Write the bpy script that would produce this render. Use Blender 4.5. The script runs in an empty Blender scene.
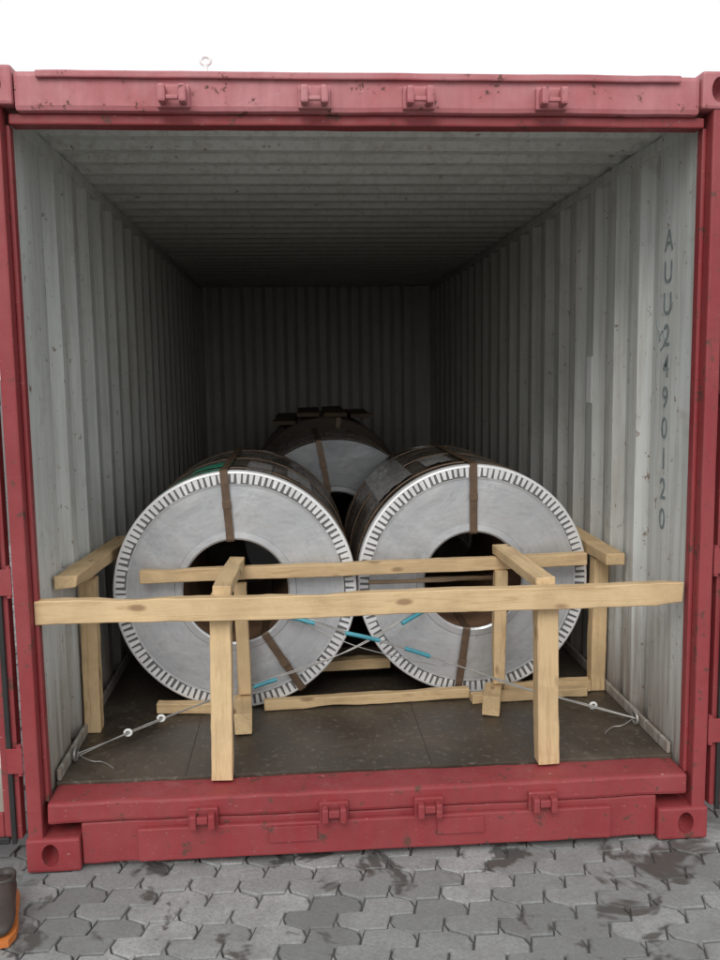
import bpy, bmesh, math, random
from mathutils import Matrix, Vector, noise
random.seed(7)
C=bpy.context.collection
G=-0.045; F=0.21; PI=math.pi

# ---------------------------------------------------------------- materials
def mat(name):
    m=bpy.data.materials.new(name); m.use_nodes=True
    nt=m.node_tree; b=nt.nodes['Principled BSDF']
    return m,nt,b
def coords(nt,scale=(1,1,1),kind='Object'):
    tc=nt.nodes.new('ShaderNodeTexCoord'); mp=nt.nodes.new('ShaderNodeMapping')
    nt.links.new(tc.outputs[kind],mp.inputs[0]); mp.inputs['Scale'].default_value=scale
    return mp.outputs[0]
def noi(nt,vec,scale,detail=4,rough=.6,dist=0):
    n=nt.nodes.new('ShaderNodeTexNoise'); n.inputs['Scale'].default_value=scale
    n.inputs['Detail'].default_value=min(detail,4); n.inputs['Roughness'].default_value=rough
    n.inputs['Distortion'].default_value=dist
    nt.links.new(vec,n.inputs['Vector']); return n.outputs['Fac']
def ramp(nt,fac,stops):
    r=nt.nodes.new('ShaderNodeValToRGB'); e=r.color_ramp.elements
    while len(e)<len(stops): e.new(.5)
    for i,(p,c) in enumerate(stops):
        e[i].position=p
        if isinstance(c,(int,float)): c=(c,c,c)
        e[i].color=(*c,1)
    nt.links.new(fac,r.inputs[0]); return r.outputs[0]
def mix(nt,fac,a,b,mode='MIX'):
    n=nt.nodes.new('ShaderNodeMix'); n.data_type='RGBA'; n.blend_type=mode
    for k,v in ((0,fac),(6,a),(7,b)):
        s=n.inputs[k]
        if isinstance(v,(int,float)): s.default_value=v if k==0 else (v,v,v,1)
        elif isinstance(v,tuple): s.default_value=(*v,1)
        else: nt.links.new(v,s)
    return n.outputs[2]
def math_(nt,op,a,b=0.):
    n=nt.nodes.new('ShaderNodeMath'); n.operation=op
    for i,v in enumerate((a,b)):
        if isinstance(v,(int,float)): n.inputs[i].default_value=v
        else: nt.links.new(v,n.inputs[i])
    return n.outputs[0]
def mrange(nt,v,a,b,c,d):
    g=nt.nodes.new('ShaderNodeMapRange')
    for i,x in enumerate((a,b,c,d)): g.inputs[i+1].default_value=x
    nt.links.new(v,g.inputs[0]); return g.outputs[0]
def bump(nt,b,h,strength=.3,dist=.01):
    n=nt.nodes.new('ShaderNodeBump'); n.inputs['Strength'].default_value=strength; n.inputs['Distance'].default_value=dist
    nt.links.new(h,n.inputs['Height']); nt.links.new(n.outputs[0],b.inputs['Normal'])

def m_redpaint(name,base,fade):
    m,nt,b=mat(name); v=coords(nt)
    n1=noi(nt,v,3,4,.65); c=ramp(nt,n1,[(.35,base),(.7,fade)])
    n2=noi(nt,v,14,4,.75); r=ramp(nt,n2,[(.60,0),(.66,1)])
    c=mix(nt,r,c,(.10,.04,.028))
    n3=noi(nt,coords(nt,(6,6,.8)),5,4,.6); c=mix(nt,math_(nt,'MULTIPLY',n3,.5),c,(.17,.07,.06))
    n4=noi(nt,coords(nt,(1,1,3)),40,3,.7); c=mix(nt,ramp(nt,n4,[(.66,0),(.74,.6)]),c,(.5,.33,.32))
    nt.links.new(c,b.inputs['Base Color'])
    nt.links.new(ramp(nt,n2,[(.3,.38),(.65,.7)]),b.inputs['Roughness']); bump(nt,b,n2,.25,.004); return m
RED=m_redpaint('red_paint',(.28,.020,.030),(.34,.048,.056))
REDH=m_redpaint('red_paint_hazed',(.50,.135,.155),(.62,.27,.29))  # header red paled to pink, haze and glare put into the paint colour
def m_wall():
    m,nt,b=mat('container_inner_paint'); v=coords(nt)
    st=noi(nt,coords(nt,(7,7,.35)),4,4,.7)
    n1=noi(nt,v,1.6,3,.6); c=ramp(nt,n1,[(.3,(.60,.63,.61)),(.7,(.72,.75,.73))])
    c=mix(nt,ramp(nt,st,[(.46,0),(.70,.58)]),c,(.38,.36,.32))
    ru=noi(nt,v,22,4,.75); c=mix(nt,ramp(nt,ru,[(.62,0),(.69,.85)]),c,(.18,.09,.05))
    n5=noi(nt,v,5,4,.7,.5); c=mix(nt,ramp(nt,n5,[(.55,0),(.75,.45)]),c,(.36,.32,.27))
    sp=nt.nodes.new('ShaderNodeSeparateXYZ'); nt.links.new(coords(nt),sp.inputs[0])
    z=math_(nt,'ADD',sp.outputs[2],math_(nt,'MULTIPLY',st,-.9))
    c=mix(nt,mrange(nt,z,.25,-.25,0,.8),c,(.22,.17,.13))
    c=mix(nt,mrange(nt,sp.outputs[1],.4,3.5,0,.55),c,(.40,.35,.285))  # interior shade painted in: walls get darker and warmer with depth
    nt.links.new(c,b.inputs['Base Color']); b.inputs['Roughness'].default_value=.5
    return m
WALL=m_wall()
def m_simple(name,col,rough=.6,metal=0.,var=.25,scale=8):
    m,nt,b=mat(name); n=noi(nt,coords(nt),scale,4,.65)
    lo=tuple(x*(1-var) for x in col); hi=tuple(min(1,x*(1+var)) for x in col)
    nt.links.new(ramp(nt,n,[(.3,lo),(.7,hi)]),b.inputs['Base Color'])
    b.inputs['Roughness'].default_value=rough; b.inputs['Metallic'].default_value=metal
    return m
RUBBER=m_simple('black_rubber',(.02,.02,.02),.6)
STRAP=m_simple('steel_strap_brown',(.13,.085,.055),.45,.3,.3,20)
WIRE=m_simple('lashing_wire',(.40,.39,.37),.45,.6)
BLUE=m_simple('blue_plastic_sleeve',(.07,.32,.40),.4)
WHITEP=m_simple('white_paper',(.86,.87,.86),.8,0,.04)
INK=m_simple('stencil_ink',(.22,.26,.27),.7,0,.4,30)
HOLE=m_simple('casting_inside',(.03,.02,.018),.8)
CARD=m_simple('kraft_core',(.15,.085,.05),.7,0,.35,6)
def m_floor():
    m,nt,b=mat('container_floor_plywood'); v=coords(nt)
    n1=noi(nt,v,2.2,4,.7,.6); n2=noi(nt,coords(nt,(14,1,1)),6,4,.7); n3=noi(nt,v,34,3,.7)
    c=ramp(nt,n1,[(.3,(.032,.026,.020)),(.5,(.058,.048,.037)),(.72,(.125,.105,.08))])
    c=mix(nt,math_(nt,'MULTIPLY',n2,.5),c,(.06,.040,.026))
    c=mix(nt,ramp(nt,n3,[(.57,0),(.70,.5)]),c,(.22,.20,.165))
    nt.links.new(c,b.inputs['Base Color']); nt.links.new(ramp(nt,n1,[(.3,.34),(.7,.62)]),b.inputs['Roughness'])
    bump(nt,b,n2,.3,.004); return m
FLOOR=m_floor()
def m_wood(name,a,bc,dk):
    m,nt,b=mat(name)
    oi=nt.nodes.new('ShaderNodeObjectInfo'); tc=nt.nodes.new('ShaderNodeTexCoord')
    ad=nt.nodes.new('ShaderNodeVectorMath'); ad.operation='ADD'
    mu=math_(nt,'MULTIPLY',oi.outputs['Random'],37.)
    nt.links.new(tc.outputs['Object'],ad.inputs[0]); nt.links.new(mu,ad.inputs[1])
    mp=nt.nodes.new('ShaderNodeMapping'); mp.inputs['Scale'].default_value=(1.2,16,16); nt.links.new(ad.outputs[0],mp.inputs[0])
    n1=noi(nt,mp.outputs[0],2.2,4,.75,1.2)
    n2=noi(nt,ad.outputs[0],5,4,.6)
    c=ramp(nt,n1,[(.32,bc),(.48,a),(.75,tuple(x*1.12 for x in a))])
    c=mix(nt,ramp(nt,n2,[(.46,0),(.72,.75)]),c,dk)
    vo=nt.nodes.new('ShaderNodeTexVoronoi'); mp3=nt.nodes.new('ShaderNodeMapping'); mp3.inputs['Scale'].default_value=(3.5,9,9)
    nt.links.new(ad.outputs[0],mp3.inputs[0]); nt.links.new(mp3.outputs[0],vo.inputs['Vector']); vo.inputs['Scale'].default_value=1
    c=mix(nt,ramp(nt,vo.outputs['Distance'],[(.07,.85),(.14,0)]),c,(.18,.09,.04))
    t=mrange(nt,oi.outputs['Random'],0,1,0,.35); c=mix(nt,t,c,dk)
    nt.links.new(c,b.inputs['Base Color']); b.inputs['Roughness'].default_value=.75; bump(nt,b,n1,.45,.004); return m
WOOD=m_wood('pine_timber',(.70,.51,.285),(.49,.32,.16),(.44,.31,.17))
WOODD=m_wood('old_timber',(.17,.115,.065),(.11,.07,.042),(.07,.05,.035))
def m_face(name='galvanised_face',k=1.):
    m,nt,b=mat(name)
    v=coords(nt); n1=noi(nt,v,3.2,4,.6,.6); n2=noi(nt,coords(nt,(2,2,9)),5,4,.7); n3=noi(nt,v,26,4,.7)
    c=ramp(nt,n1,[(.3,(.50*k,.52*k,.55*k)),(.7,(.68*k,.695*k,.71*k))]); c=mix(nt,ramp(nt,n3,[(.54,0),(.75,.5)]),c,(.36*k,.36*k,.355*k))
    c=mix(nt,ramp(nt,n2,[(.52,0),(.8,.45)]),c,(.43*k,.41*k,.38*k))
    sp=nt.nodes.new('ShaderNodeSeparateXYZ'); nt.links.new(v,sp.inputs[0])
    rr=math_(nt,'SQRT',math_(nt,'ADD',math_(nt,'MULTIPLY',sp.outputs[0],sp.outputs[0]),math_(nt,'MULTIPLY',sp.outputs[2],sp.outputs[2])))
    cb=nt.nodes.new('ShaderNodeCombineXYZ'); nt.links.new(rr,cb.inputs[0])
    nr=noi(nt,cb.outputs[0],55,4,.8)
    c=mix(nt,mrange(nt,nr,.35,.7,0,.28),c,(.30*k,.31*k,.32*k))
    nt.links.new(c,b.inputs['Base Color']); b.inputs['Metallic'].default_value=.6
    nt.links.new(ramp(nt,n2,[(.3,.32),(.7,.55)]),b.inputs['Roughness']); bump(nt,b,n1,.4,.018); return m
FACE=m_face(); FACED=m_face('galvanised_face_darker',.42); FACEX=m_wood('brown_wrapped_face',(.10,.075,.055),(.07,.05,.035),(.05,.04,.03))  # FACED is the same face finish with every tone darkened
TAB=m_simple('protector_tabs',(.82,.83,.84),.35,.3,.08)
GAP=m_simple('protector_gap',(.17,.17,.17),.5,.5)
def m_wrap(name,dark):
    m,nt,b=mat(name); v=coords(nt); n1=noi(nt,v,3.5,4,.65,.8); n2=noi(nt,coords(nt,(5,1,5)),8,4,.6)
    c=ramp(nt,n1,dark); c=mix(nt,ramp(nt,n2,[(.5,0),(.8,.5)]),c,(.04,.030,.022))
    nt.links.new(c,b.inputs['Base Color']); b.inputs['Metallic'].default_value=.45
    nt.links.new(ramp(nt,n2,[(.3,.16),(.7,.42)]),b.inputs['Roughness']); bump(nt,b,n1,.7,.03); return m
WRAPD=m_wrap('dark_wrap',[(.3,(.05,.038,.03)),(.5,(.12,.10,.085)),(.72,(.34,.33,.31))])
WRAPS=m_wrap('silver_wrap',[(.3,(.22,.21,.20)),(.6,(.46,.46,.45)),(.8,(.62,.62,.60))])
GREEN=m_simple('green_label',(.03,.24,.15),.4)

# ---------------------------------------------------------------- helpers
def empty(name,loc=(0,0,0)):
    e=bpy.data.objects.new(name,None); e.location=loc; e.empty_display_size=.2; C.objects.link(e); return e
def meshobj(name,verts,faces,mats,parent=None,smooth=False,midx=None):
    me=bpy.data.meshes.new(name); me.from_pydata(verts,[],faces)
    for m in (mats if isinstance(mats,(list,tuple)) else [mats]): me.materials.append(m)
    if midx: me.polygons.foreach_set('material_index',midx)
    if smooth: me.polygons.foreach_set('use_smooth',[True]*len(me.polygons))
    me.update(); o=bpy.data.objects.new(name,me); C.objects.link(o)
    if parent: o.parent=parent
    return o
def box(name,x0,x1,y0,y1,z0,z1,m,parent=None,bev=.004,wob=0):
    bm=bmesh.new(); bmesh.ops.create_cube(bm,size=1)
    for v in bm.verts:
        v.co=Vector((x0+(v.co.x+.5)*(x1-x0),y0+(v.co.y+.5)*(y1-y0),z0+(v.co.z+.5)*(z1-z0)))
    if wob:
        L=max(x1-x0,z1-z0)
        es=[e for e in bm.edges if e.calc_length()>L*.9]
        bmesh.ops.subdivide_edges(bm,edges=es,cuts=40)
    if bev: bmesh.ops.bevel(bm,geom=[e for e in bm.edges if e.calc_face_angle(0)>1],offset=bev,segments=2,affect='EDGES',profile=.6)
    if wob:
        for v in bm.verts:
            q=noise.noise_vector(v.co*5)+.6*noise.noise_vector(v.co*14); v.co+=Vector((q.x*.3,q.y,q.z))*wob
    me=bpy.data.meshes.new(name); bm.to_mesh(me); bm.free(); me.materials.append(m)
    o=bpy.data.objects.new(name,me); C.objects.link(o)
    if parent: o.parent=parent
    return o
def tube(name,pts,r,m,parent=None,cyc=False):
    cu=bpy.data.curves.new(name,'CURVE'); cu.dimensions='3D'; s=cu.splines.new('NURBS'); s.points.add(len(pts)-1)
    for p,q in zip(s.points,pts): p.co=(*q,1)
    s.order_u=3; s.use_endpoint_u=not cyc; s.use_cyclic_u=cyc; s.resolution_u=8
    cu.bevel_depth=r; cu.bevel_resolution=3; cu.materials.append(m); cu.use_fill_caps=True
    o=bpy.data.objects.new(name,cu); C.objects.link(o)
    if parent: o.parent=parent
    return o
def boolean(o,cutters):
    for c in cutters:
        md=o.modifiers.new('b','BOOLEAN'); md.object=c; md.operation='DIFFERENCE'; md.solver='EXACT'
    dg=bpy.context.evaluated_depsgraph_get(); me=bpy.data.meshes.new_from_object(o.evaluated_get(dg))
    o.modifiers.clear(); o.data=me
    for c in cutters: bpy.data.objects.remove(c)

# ---------------------------------------------------------------- container
cont=empty('shipping_container',(0,0,0))
W=1.165; WO=1.203; YE=6.34; CZ=2.56
def corr_wall(name,sx):
    pr=[(.10,0),(.42,0)]; y=.42
    while y+.278<YE-.05:
        pr+= [(y+.060,1),(y+.138,1),(y+.198,0),(y+.278,0)]; y+=.278
    pr.append((YE,0)); vs=[];fs=[];mi=[]; n=len(pr)
    for z in (F-.06,CZ+.034):
        for off in (0,.004):
            for y,d in pr: vs.append((sx*(W+d*(WO-W)+off),y,z))
    for i in range(n-1):
        fs.append((i,i+1,2*n+i+1,2*n+i)); mi.append(0)
        fs.append((n+i,n+i+1,3*n+i+1,3*n+i)); mi.append(1)
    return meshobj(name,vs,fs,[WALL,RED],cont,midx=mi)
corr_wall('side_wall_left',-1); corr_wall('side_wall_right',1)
pr=[(-W-.03,0)]; x=-W+.04
pr.append((x,0))
while x+.22<W:
    pr+=[(x+.045,1),(x+.11,1),(x+.155,0),(x+.22,0)]; x+=.22
pr.append((W+.03,0)); vs=[];fs=[];mi=[]; n=len(pr)
for z in (F-.06,CZ+.034):
    for off in (0,.004):
        for xx,d in pr: vs.append((xx,YE-.03+d*.045+off,z))
for i in range(n-1):
    fs.append((i,i+1,2*n+i+1,2*n+i)); mi.append(0); fs.append((n+i,n+i+1,3*n+i+1,3*n+i)); mi.append(1)
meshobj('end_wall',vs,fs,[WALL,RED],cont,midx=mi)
pr=[(.07,0),(.30,0)]; y=.30
while y+.21<YE:
    pr+=[(y+.045,1),(y+.105,1),(y+.15,0),(y+.21,0)]; y+=.21
pr.append((YE+.03,0)); n=len(pr); vs=[];fs=[];mi=[]
for xx in (-1.206,1.206):
    for off in (0,.004):
        for yy,d in pr: vs.append((xx,yy,CZ+d*.028+off))
for i in range(n-1):
    fs.append((i,i+1,2*n+i+1,2*n+i)); mi.append(0); fs.append((n+i,n+i+1,3*n+i+1,3*n+i)); mi.append(1)
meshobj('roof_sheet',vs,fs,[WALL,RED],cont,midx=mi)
for s,nm in ((-1,'left'),(1,'right')):
    def sb(n,x0,x1,*r,**k):
        a,b_=sorted((s*x0,s*x1)); return box(n+'_'+nm,a,b_,*r,**k)
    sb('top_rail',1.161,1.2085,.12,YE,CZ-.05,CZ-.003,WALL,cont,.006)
    sb('top_rail_outer',1.2095,1.2185,.17,YE+.03,CZ-.07,CZ+.045,RED,cont,.003)
    sb('bottom_rail',1.2095,1.2185,.17,YE+.03,G+.02,F+.03,RED,cont,.003)
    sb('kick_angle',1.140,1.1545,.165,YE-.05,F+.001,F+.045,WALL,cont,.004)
    sb('door_post',1.168,1.219,0,.16,G+.10,2.56,RED,cont,.008,.002)
    sb('door_post_inner',1.152,1.1675,.045,.085,F-.02,2.49,RED,cont,.005)
    for zz,t in ((G,'bottom'),(2.54,'top')):
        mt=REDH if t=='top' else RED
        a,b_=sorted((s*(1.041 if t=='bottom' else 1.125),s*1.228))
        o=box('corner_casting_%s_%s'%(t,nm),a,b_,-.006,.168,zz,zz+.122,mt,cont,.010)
        cx=(a+b_)/2; cz=zz+.062
        bm=bmesh.new(); bmesh.ops.create_uvsphere(bm,u_segments=24,v_segments=12,radius=1)
        me=bpy.data.meshes.new('c'); bm.to_mesh(me); bm.free(); me.materials.append(HOLE)
        cu=bpy.data.objects.new('cut',me); cu.scale=(.030,.07,.042); cu.location=(cx+s*.01,.0,cz); C.objects.link(cu)
        bpy.context.view_layer.update(); boolean(o,[cu])
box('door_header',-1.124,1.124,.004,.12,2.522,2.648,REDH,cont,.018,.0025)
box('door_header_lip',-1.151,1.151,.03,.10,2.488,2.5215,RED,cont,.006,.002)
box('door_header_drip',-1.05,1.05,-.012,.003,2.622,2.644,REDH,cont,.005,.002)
box('door_sill_top',-1.151,1.151,.004,.155,.125,.203,RED,cont,.012,.004)
box('door_sill_fascia',-1.038,1.038,.012,.10,G+.015,.122,RED,cont,.008,.004)
box('door_sill_plate',-.84,.86,-.012,.0105,G+.025,.100,RED,cont,.006,.002)
for i in range(2):
    x0=(-.38,.22)[i]
    box('sill_step_%d'%i,x0,x0+.17,-.020,-.0145,.03,.088,RED,cont,.002)
def keeper(name,x,z,up):
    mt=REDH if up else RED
    box(name+'_base',x-.052,x+.052,-.018,.0035,z-.035,z+.035,mt,cont,.004)
    for k,s in enumerate((-1,1)):
        box(name+'_ear_%d'%k,*sorted((x+s*.020,x+s*.044)),-.060,-.0185,z-.028,z+.028,mt,cont,.008)
    box(name+'_bar',x-.0195,x+.0195,-.056,-.040,z-.02 if up else z-.006,z-.006 if up else z+.02,mt,cont,.004)
for i,(xa,xb) in enumerate(((-.61,-.62),(-.15,-.17),(.19,.17),(.605,.61))):
    keeper('cam_keeper_bottom_%d'%i,xa,.135,False)
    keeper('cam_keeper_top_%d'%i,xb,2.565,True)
box('floor_boards',-1.154,1.154,.157,YE-.035,F-.04,F,FLOOR,cont,.002)
for s in (-1,1):
    a,b_=sorted((s*1.155,s*1.2085)); box('floor_edge_%d'%s,a,b_,.17,YE-.035,F-.055,F-.003,FLOOR,cont,0)
for i in (1,3):
    x=-1.148+i*.459
    box('floor_joint_%d'%i,x-.001,x+.001,.16,YE-.04,F+.0004,F+.001,HOLE,cont,0)
box('underframe',-1.03,1.03,.17,YE,G+.04,F-.045,RED,cont,.005)
for s,nm in ((-1,'left'),(1,'right')):
    d=empty('door_leaf_'+nm); d.parent=cont
    X0,X1=1.243,2.40
    def bx(n,x0,x1,y0,y1,z0,z1,m,bev=.005): 
        a,b_=sorted((s*x0,s*x1)); return box('%s_%s'%(n,nm),a,b_,y0,y1,z0,z1,m,d,bev)
    bx('door_frame_hinge',X0,X0+.06,.02,.07,.07,2.48,RED); bx('door_frame_free',X1-.06,X1,.02,.07,.07,2.48,RED)
    bx('door_frame_bottom',X0+.061,X1-.061,.02,.07,.07,.17,RED); bx('door_frame_top',X0+.061,X1-.061,.02,.07,2.38,2.48,RED)
    bx('gasket_hinge',X0+.016,X0+.034,.004,.0195,.06,2.49,RUBBER); bx('gasket_free',X1-.02,X1+.012,.004,.0195,.06,2.49,RUBBER)
    bx('gasket_bottom',X0+.04,X1-.03,.004,.0195,.06,.085,RUBBER); bx('gasket_top',X0+.04,X1-.03,.004,.0195,2.465,2.49,RUBBER)
    zs=[]; z=.17
    while z<2.2: zs+=[(z,0),(z+.16,0),(z+.2,1),(z+.36,1)]; z+=.40
    zs.append((2.38,0)); vs=[(s*xx,.03+dd*.03,zz) for xx in (X0+.06,X1-.06) for zz,dd in zs]; n=len(zs)
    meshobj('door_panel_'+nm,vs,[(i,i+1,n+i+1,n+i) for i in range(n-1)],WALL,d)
    for i,z in enumerate((.32,.95,1.6,2.25)):
        a,b_=sorted((s*1.2215,s*1.275)); box('hinge_%s_%d'%(nm,i),a,b_,.0,.0035,z,z+.09,RED,d,.001)
        tube('hinge_pin_%s_%d'%(nm,i),[(s*1.233,.01,z-.01),(s*1.233,.01,z+.1)],.010,RED,d)
def text(name,body,size,M,m,parent,space=1.):
    cu=bpy.data.curves.new(name,'FONT'); cu.body=body; cu.size=size; cu.align_x='CENTER'; cu.space_line=space; cu.extrude=.0004; cu.offset=.0006
    o=bpy.data.objects.new(name,cu); C.objects.link(o); cu.materials.append(m); o.parent=parent; o.matrix_local=M; return o
R=Matrix(((0,0,-1,0),(-1,0,0,0),(0,1,0,0),(0,0,0,1)))
text('container_number','A\nU\nU\n2\n4\n9\n0\n1\n2\n0',.118,Matrix.Translation((W-.002,.325,2.12))@R,INK,cont,1.0)
box('paper_label',W-.004,W-.001,1.178,1.252,1.52,1.74,WHITEP,cont,0)
tube('chalk_scribble',[(W-.001,.43,1.86),(W-.001,.37,1.80),(W-.001,.40,1.78),(W-.001,.36,1.84),(W-.001,.33,1.77),(W-.001,.38,1.75)],.003,INK,cont)
fx=empty('roof_fitting',(-.52,.06,2.648))
box('fitting_base',-.022,.022,-.022,.022,0,.010,WHITEP,fx,.003)
tube('fitting_stem',[(0,0,.008),(0,0,.04)],.008,WHITEP,fx)
tube('fitting_ring',[(.016*math.cos(a),0,.05+.014*math.sin(a)) for a in [i*PI/4 for i in range(8)]],.006,WHITEP,fx,True)

# ---------------------------------------------------------------- coils
def coil(loc,R_,r,L,wrap,face,bands,seed,tabs=True):
    e=empty('steel_coil',loc); rnd=random.Random(seed); n=128
    def rev(name,prof,m,smooth=True,wob=0):
        vs=[];fs=[]
        for i in range(n):
            a=2*PI*i/n
            for k,(rr,yy) in enumerate(prof):
                q=rr
                if wob: q+=wob*noise.noise(Vector((math.cos(a)*3,math.sin(a)*3,yy*6+seed)))
                vs.append((q*math.cos(a),yy,q*math.sin(a)))
        P=len(prof)
        for i in range(n):
            j=(i+1)%n
            for k in range(P-1): fs.append((i*P+k,j*P+k,j*P+k+1,i*P+k+1))
        return meshobj(name,vs,fs,m,e,smooth)
    rev('bore',[(r,0.004),(r,L-.004)],CARD)
    ro_=R_-.060 if tabs else R_-.004
    o=rev('end_face',[(r-.003,.012),(r-.004,-.002),(r+.004,-.007),(r+.03,-.005),(r+.034,0),(ro_,.002)],face)
    o.modifiers.new('es','EDGE_SPLIT').split_angle=math.radians(35)
    rev('end_face_rear',[(r,L),(R_-.003,L)],face)
    if tabs:
        rev('protector_gap_ring',[(R_-.061,.0030),(R_-.006,.0030)],GAP)
        rev('protector_rim',[(R_-.009,-.004),(R_-.002,-.0045),(R_+.003,.0),(R_+.004,.045)],TAB)
        rev('protector_inner_rim',[(R_-.061,-.0005),(R_-.052,-.0015)],face)
        vs=[];fs=[]; T=118
        for i in range(T):
            g=.15+rnd.uniform(-.05,.07)
            a0=2*PI*(i+g)/T; a1=2*PI*(i+1-g)/T; ai=(a0+a1)/2+rnd.uniform(-.004,.004); w=(a1-a0)/2
            ri=R_-.049+rnd.uniform(-.005,.005); ro=R_-.006
            z0=rnd.uniform(-.006,-.001)
            b=len(vs)
            for (rr,aa,yy) in ((ri,ai-w*.72,z0+.001),(ri,ai+w*.72,z0+.001),(ro,a1,-.003),(ro,a0,-.003)):
                vs.append((rr*math.cos(aa),yy,rr*math.sin(aa)))
            for (rr,aa) in ((ri,ai-w*.72),(ri,ai+w*.72),(ro,a1),(ro,a0)):
                vs.append((rr*math.cos(aa),.0034,rr*math.sin(aa)))
            fs+=[(b,b+1,b+2,b+3),(b,b+4,b+5,b+1),(b+1,b+5,b+6,b+2),(b+3,b+2,b+6,b+7),(b,b+3,b+7,b+4)]
        meshobj('folded_tabs',vs,fs,TAB,e)
    else:
        rev('edge_rim',[(R_-.004,.0005),(R_+.001,.002),(R_+.002,.045)],face)
    ys=[.046+i*(L-.05)/24 for i in range(25)]
    rev('outer_wrap',[(R_-.001,y) for y in ys],wrap,True,.008)
    for i,y in enumerate((.14,.5*L,L-.14)):
        rev('circ_strap_%d'%i,[(R_+.002,y-.016),(R_+.006,y-.0155),(R_+.006,y+.0155),(R_+.002,y+.016)],STRAP)
    for i,deg in enumerate(bands):
        a=math.radians(deg); u=Vector((math.cos(a),0,math.sin(a))); t=Vector((-math.sin(a),0,math.cos(a))); w=.017
        path=[(r-.008,L),(r-.008,-.011),(r,-.014),(R_-.05,-.012),(R_+.004,-.010),(R_+.0095,-.004),(R_+.0095,L+.003),(r,L+.003)]
        vs=[];fs=[]
        for (rr,yy) in path:
            for s in (-1,1): p=u*rr+t*(s*w); vs.append((p.x,yy,p.z))
        for k in range(len(path)-1): fs.append((2*k,2*k+1,2*k+3,2*k+2))
        o=meshobj('eye_strap_%d'%i,vs,fs,STRAP,e); md=o.modifiers.new('s','SOLIDIFY'); md.thickness=.0015
        p=u*(R_-.14); o=box('strap_seal_%d'%i,-.019,.019,-.018,-.012,-.018,.018,STRAP,e,.002); o.location=(p.x,0,p.z); o.rotation_euler=(0,-a+PI/2,0)
    return e
RC=.525; zc=F+RC+.006
c1=coil((-.53,.82,zc),RC,.232,1.17,WRAPD,FACE,(94,302),1)
c2=coil((.53,.885,zc),RC-.003,.225,1.15,WRAPD,FACE,(90,262),2)
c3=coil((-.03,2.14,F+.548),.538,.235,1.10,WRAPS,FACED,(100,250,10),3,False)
c4=coil((-.03,3.60,F+.578),.565,.25,1.25,WRAPD,FACEX,(80,200),4,False)
def patch(name,par,R_,a0,a1,y0,y1,m):
    vs=[];fs=[];k=10
    for i in range(k+1):
        a=math.radians(a0+(a1-a0)*i/k)
        for q,y in enumerate((y0,y1)): vs.append((R_*math.cos(a),y+.03*noise.noise(Vector((i*.7,q*5,y*9))),R_*math.sin(a)))
    for i in range(k): fs.append((2*i,2*i+1,2*i+3,2*i+2))
    return meshobj(name,vs,fs,m,par,True)
patch('green_wrap_tape',c1,RC+.0056,96,128,.05,.12,GREEN)
patch('green_wrap_tape_b',c1,RC+.0058,92,112,.20,.40,GREEN)
patch('paper_wrap',c1,RC+.0056,72,84,.05,.42,WRAPS)
patch('silver_wrap_a',c1,RC+.0056,50,64,.18,.52,WRAPS)
patch('silver_wrap_b',c2,RC+.0054,96,110,.2,.5,WRAPS)
patch('silver_wrap_c',c2,RC+.0054,118,140,.18,1.0,WRAPS)

# ---------------------------------------------------------------- timber
br=empty('wooden_bracing')
def timber(name,p0,p1,w,h,m=WOOD,par=None,roll=0):
    p0=Vector(p0);p1=Vector(p1); d=p1-p0; L=d.length
    bm=bmesh.new(); bmesh.ops.create_cube(bm,size=1)
    for v in bm.verts: v.co=Vector((v.co.x*L,v.co.y*w,v.co.z*h))
    es=[e for e in bm.edges if abs(e.verts[0].co.x-e.verts[1].co.x)>L*.5]
    bmesh.ops.subdivide_edges(bm,edges=es,cuts=max(6,int(L/.035)))
    bmesh.ops.bevel(bm,geom=[e for e in bm.edges if e.calc_face_angle(0)>1],offset=.003,segments=1,affect='EDGES')
    sd=random.uniform(0,99)
    for v in bm.verts:
        e_=1 if v.co.y>0 else -1; f_=1 if v.co.z>0 else -1
        k=max(0,noise.noise(Vector((v.co.x*3,e_*9+sd,f_*5)))-.22)*.020
        v.co.y-=e_*k; v.co.z-=f_*k
        v.co.y+=.008*noise.noise(Vector((v.co.x*1.4,sd,0))); v.co.z+=.009*noise.noise(Vector((v.co.x*1.4,0,sd)))
        s=1+.05*noise.noise(Vector((v.co.x*4,sd,sd))); v.co.y*=s; v.co.z*=s
        q=noise.noise_vector(v.co*26+Vector((sd,0,0))); v.co.y+=q.y*.0018; v.co.z+=q.z*.0018
    me=bpy.data.meshes.new(name); bm.to_mesh(me); bm.free(); me.materials.append(m)
    o=bpy.data.objects.new(name,me); C.objects.link(o); o.parent=par or br
    x=d.normalized(); up=Vector((0,0,1)) if abs(x.z)<.9 else Vector((0,1,0))
    y=up.cross(x).normalized(); z=x.cross(y)
    M=Matrix((x,y,z)).transposed().to_4x4(); M.translation=(p0+p1)/2
    o.matrix_local=M@Matrix.Rotation(roll,4,'X'); return o
timber('front_beam',(-1.165,.062,.872),(1.135,.070,.864),.045,.082)
timber('rear_beam',(-.93,.765,.830),(1.02,.80,.844),.05,.055)
timber('front_post_left',(-.552,.135,F+.002),(-.530,.128,.898),.076,.072)
timber('front_post_right',(.664,.145,F+.002),(.645,.135,.888),.080,.072)
timber('tie_left',(-.525,.10,.920),(-.525,.80,.877),.066,.042,roll=.04)
timber('tie_right',(.645,.10,.913),(.645,.84,.888),.072,.042,roll=-.04)
timber('rear_post_left',(-.50,.725,F+.102),(-.508,.728,.797),.055,.045)
timber('rear_post_right',(.622,.765,F+.090),(.630,.765,.812),.055,.05)
timber('rear_beam_lower',(.05,.80,.770),(.62,.82,.765),.02,.022,WOODD)
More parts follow.
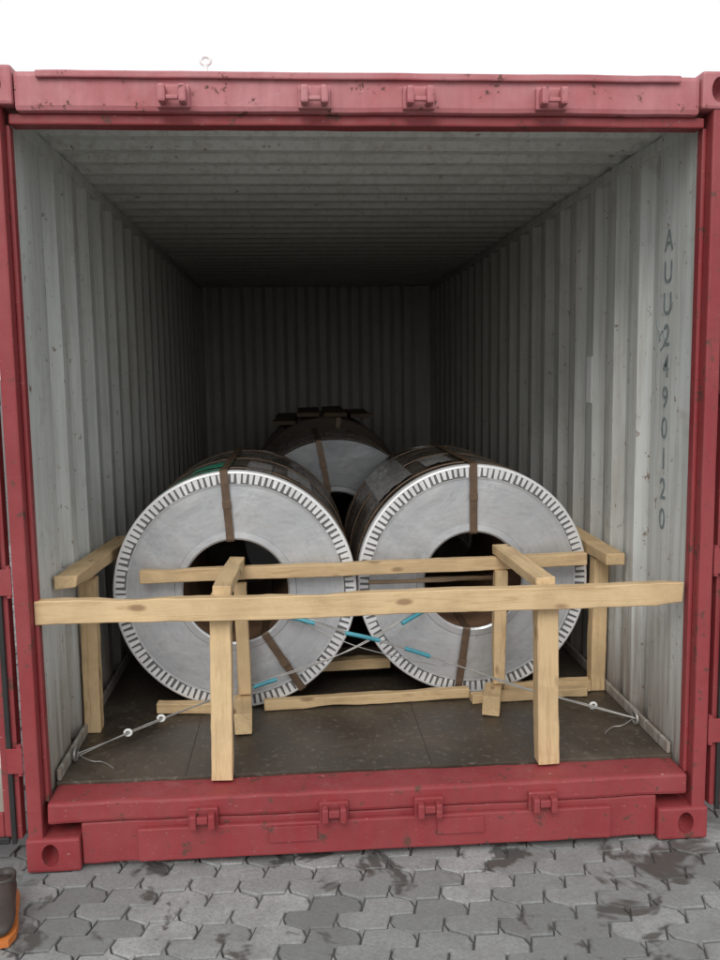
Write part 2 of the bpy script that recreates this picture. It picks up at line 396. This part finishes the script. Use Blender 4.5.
timber('foot_block_left',(-.495,.50,F+.05),(-.512,.755,F+.05),.075,.09)
timber('foot_block_right',(.55,.60,F+.045),(.605,.80,F+.045),.075,.085,roll=.05)
timber('floor_beam_left',(-.885,.80,F+.026),(-.58,.775,F+.026),.045,.045)
timber('floor_beam_mid',(-.42,.785,F+.026),(.50,.835,F+.028),.045,.045)
timber('floor_beam_right',(.50,.77,F+.022),(1.03,.80,F+.024),.05,.04)
timber('floor_beam_right_b',(.66,.85,F+.03),(1.07,.86,F+.03),.05,.055)
timber('gap_batten',(-.17,1.10,F+.09),(.17,1.12,F+.09),.07,.05)
timber('gap_batten_b',(-.12,1.45,F+.05),(.15,1.44,F+.05),.07,.05,WOODD)
timber('side_post_left',(-1.125,.64,F+.002),(-1.108,.62,.865),.066,.07)
timber('side_rail_left',(-1.11,.26,.925),(-1.10,1.35,.885),.085,.05)
timber('side_post_right',(1.105,.88,F+.002),(1.105,.86,.835),.066,.07)
timber('side_rail_right',(1.110,.66,.868),(1.09,1.55,.880),.085,.05)
dn=empty('timber_dunnage')
for i,x in enumerate((-.34,-.16,.04,.24)):
    timber('plank_%d'%i,(x,3.62,F+1.165+.010*(i%2)-x*x*.5),(x+.02,4.8,F+1.17-x*x*.5),.17,.03,WOODD,dn)

# ---------------------------------------------------------------- lashings
la=empty('wire_lashing')
w1=[(-.36,1.1,.62),(-.345,.86,.64),(-.33,.79,.650),(-.19,.75,.62),(-.06,.745,.56),(.09,.745,.52),(.20,.75,.48),(.31,.75,.44),(.52,.71,.37),(.70,.66,.31),(.95,.56,.265),(1.13,.46,.235)]
w2=[(.34,1.1,.64),(.325,.90,.64),(.31,.86,.635),(.20,.76,.61),(.0,.735,.50),(-.20,.745,.42),(-.44,.75,.35),(-.54,.74,.32),(-.80,.56,.29),(-.95,.46,.265),(-1.12,.34,.235)]
for k,w in enumerate((w1,w2)):
    for j in (-1,1):
        tube('wire_%d_%d'%(k,j+1),[(x,y-.004,z+j*.006*math.sin(i*1.9+1)) for i,(x,y,z) in enumerate(w)],.0028,WIRE,la)
tube('wire_cross',[(-.34,.82,.645),(-.1,.74,.53),(.1,.735,.46),(.34,.74,.40)],.0022,WIRE,la)
def sleeve(n,a,b): 
    a=Vector(a);b=Vector(b); m=a.lerp(b,.5)+Vector((0,-.004,.004)); tube(n,[tuple(a),tuple(m),tuple(b)],.0095,BLUE,la)
sleeve('sleeve_0',(-.31,.772,.632),(-.19,.745,.605)); sleeve('sleeve_1',(-.06,.74,.56),(.09,.74,.52))
sleeve('sleeve_2',(.20,.742,.48),(.31,.742,.44)); sleeve('sleeve_3',(.19,.750,.590),(.30,.82,.625)); sleeve('sleeve_4',(-.46,.733,.335),(-.36,.736,.365))
for i,p in enumerate(((-.95,.46,.265),(-.83,.54,.288),(.83,.61,.288),(.98,.55,.262))):
    tube('wire_knot_%d'%i,[(p[0]+.015*math.cos(a),p[1],p[2]+.013*math.sin(a)) for a in [k*PI/3 for k in range(6)]],.0055,WHITEP,la,True)
for s in (-1,1):
    y=.34 if s<0 else .46
    tube('lashing_ring_%d'%s,[(s*1.128,y+.03*math.cos(a),.238+.026*math.sin(a)) for a in [k*PI/4 for k in range(8)]],.006,WIRE,la,True)
    tube('wire_tail_%d'%s,[(s*1.12,y,.235),(s*1.06,y-.05,.222),(s*1.02,y-.02,.214),(s*.97,y-.09,.2135)],.0022,WIRE,la)

# ---------------------------------------------------------------- ground
def m_ground():
    m,nt,b=mat('ground_concrete'); v=coords(nt); n=noi(nt,v,3,4,.7)
    c=ramp(nt,n,[(.3,(.07,.07,.066)),(.7,(.13,.13,.12))]); nt.links.new(c,b.inputs['Base Color']); b.inputs['Roughness'].default_value=.9; return m
S=600
meshobj('ground',[(-S,-S,G-.014),(S,-S,G-.014),(S,S,G-.014),(-S,S,G-.014)],[(0,1,2,3)],m_ground())
def m_paver():
    m,nt,b=mat('concrete_pavers'); v=coords(nt)
    ge=nt.nodes.new('ShaderNodeNewGeometry')
    c=ramp(nt,ge.outputs['Random Per Island'],[(0,(.19,.197,.197)),(.5,(.28,.288,.285)),(1,(.38,.385,.38))])
    n3=noi(nt,v,90,4,.75); c=mix(nt,ramp(nt,n3,[(.4,0),(.72,.55)]),c,(.12,.12,.115))
    n2=noi(nt,v,6,4,.7); c=mix(nt,ramp(nt,n2,[(.42,0),(.72,.6)]),c,(.15,.148,.138))
    n1=noi(nt,v,3.1,4,.66,.5); wet=ramp(nt,n1,[(.555,0),(.60,1)])
    c=mix(nt,math_(nt,'MULTIPLY',wet,.78),c,(.055,.052,.045))
    nt.links.new(c,b.inputs['Base Color'])
    nt.links.new(mix(nt,wet,.85,.5),b.inputs['Roughness']); bump(nt,b,n3,.6,.005); return m
PM=m_paver()
L_,W_,a_,b_=.235,.125,.024,.012
out=[]
bot=[(0,0),(L_/8,a_),(3*L_/8,-a_),(5*L_/8,a_),(7*L_/8,-a_)]
for x,y in bot: out.append((x,y))
for t,q in ((0,0),(.25,b_),(.75,-b_)): out.append((L_+q,t*W_))
top=[(x,y+W_) for x,y in bot]; out+= [(L_,W_)]+top[:0:-1]
for t,q in ((1,0),(.75,-b_),(.25,b_)): out.append((q,t*W_))
cx,cy=L_/2,W_/2
def shrink(s): return [((x-cx)*(1-2*s/L_),(y-cy)*(1-2*s/W_)) for x,y in out]
o1=shrink(.0035); o2=shrink(.007); K=len(out)
th=math.radians(38); ct,st=math.cos(th),math.sin(th)
vs=[];fs=[]
for j in range(-75,76):
    for i in range(-42,43):
        X=(i+(.5 if j%2 else 0))*L_; Y=j*W_
        gx=X*ct-Y*st; gy=X*st+Y*ct
        if abs(gx)>6 or gy<-4.6 or gy>6.5: continue
        dz=random.uniform(-.0025,.0020); tx=random.uniform(-.015,.015); ty=random.uniform(-.02,.02); b0=len(vs)
        for ring,z in ((o2,G),(o1,G-.004),(o1,G-.03)):
            for x,y in ring:
                jx=random.uniform(-.0012,.0012); jy=random.uniform(-.0012,.0012)
                vs.append((gx+x*ct-y*st+jx,gy+x*st+y*ct+jy,z+dz+x*tx+y*ty-.004))
        fs.append(tuple(range(b0,b0+K)))
        for r_ in (0,1):
            for k in range(K):
                k2=(k+1)%K; fs.append((b0+r_*K+k,b0+(r_+1)*K+k,b0+(r_+1)*K+k2,b0+r_*K+k2))
meshobj('paving',vs,fs,PM)

def boot():
    e=empty('work_boot',(-1.255,-.14,G+.001)); OR=m_simple('dark_leather',(.05,.04,.035),.5); OG=m_simple('orange_trim',(.55,.17,.04),.55)
    secs=[(0,.030,.055,.02),(.03,.040,.075,.01),(.09,.042,.085,0),(.15,.044,.07,0),(.20,.05,.058,0),(.25,.046,.048,0),(.285,.028,.034,0)]
    vs=[];fs=[];k=16
    for y,w,h,_ in secs:
        for i in range(k):
            a=2*PI*i/k; vs.append((w*math.cos(a),-y,.022+max(0,(h*(.5+.5*math.sin(a))))))
    for s in range(len(secs)-1):
        for i in range(k): fs.append((s*k+i,s*k+(i+1)%k,(s+1)*k+(i+1)%k,(s+1)*k+i))
    fs.append(tuple(range(k))); fs.append(tuple(range((len(secs)-1)*k,len(secs)*k)))
    o=meshobj('upper',vs,fs,OR,e,True); o.modifiers.new('s','SUBSURF').render_levels=2
    vs=[];fs=[]
    for y,w,h,_ in secs:
        for x,z in ((-w-.004,.0),(w+.004,.0),(w+.004,.024),(-w-.004,.024)): vs.append((x,-y-(0.006 if y>.28 else 0),z))
    for s in range(len(secs)-1):
        for i in range(4): fs.append((s*4+i,s*4+(i+1)%4,(s+1)*4+(i+1)%4,(s+1)*4+i))
    fs+=[(0,1,2,3),(24,25,26,27)]
    meshobj('sole',vs,fs,OG,e)
    vs=[];fs=[]
    for z,r in ((.06,.036),(.085,.038),(.105,.040),(.107,.034),(.08,.030)):
        for i in range(k): a=2*PI*i/k; vs.append((r*math.cos(a),-.05+r*1.15*math.sin(a),z))
    for s in range(4):
        for i in range(k): fs.append((s*k+i,s*k+(i+1)%k,(s+1)*k+(i+1)%k,(s+1)*k+i))
    meshobj('cuff',vs,fs,OR,e,True); e.rotation_euler=(0,0,math.radians(12)); return e
boot()

# ---------------------------------------------------------------- light
el,az=math.radians(40),math.radians(195)
wd=bpy.data.worlds.new('World'); bpy.context.scene.world=wd; wd.use_nodes=True; nt=wd.node_tree
bg=nt.nodes['Background']; sky=nt.nodes.new('ShaderNodeTexSky'); sky.sky_type='NISHITA'; sky.sun_disc=False
sky.sun_elevation=el; sky.sun_rotation=az; sky.air_density=1; sky.dust_density=3
c=mix(nt,.86,sky.outputs[0],(9.5,9.65,9.8)); nt.links.new(c,bg.inputs[0]); bg.inputs[1].default_value=.120
sl=bpy.data.lights.new('sun','SUN'); sl.energy=1.5; sl.angle=math.radians(30); sl.color=(1,.97,.93)
so=bpy.data.objects.new('sun',sl); C.objects.link(so)
d=Vector((math.sin(az)*math.cos(el),math.cos(az)*math.cos(el),math.sin(el)))
so.rotation_euler=d.to_track_quat('Z','Y').to_euler()

# ---------------------------------------------------------------- camera
cd=bpy.data.cameras.new('camera'); cd.sensor_fit='VERTICAL'; cd.sensor_height=36; cd.lens=894.07/960*36; cd.clip_end=2000
cam=bpy.data.objects.new('camera',cd); C.objects.link(cam)
Rm=Matrix.Rotation(-.0713,3,'Z')@Matrix.Rotation(PI/2-.1199,3,'X')@Matrix.Rotation(-.0144,3,'Z')
M=Rm.to_4x4(); M.translation=(-.2551,-3.0279,1.6817); cam.matrix_world=M
bpy.context.scene.camera=cam
sc=bpy.context.scene; sc.view_settings.view_transform='Standard'; sc.view_settings.look='None'; sc.view_settings.exposure=0
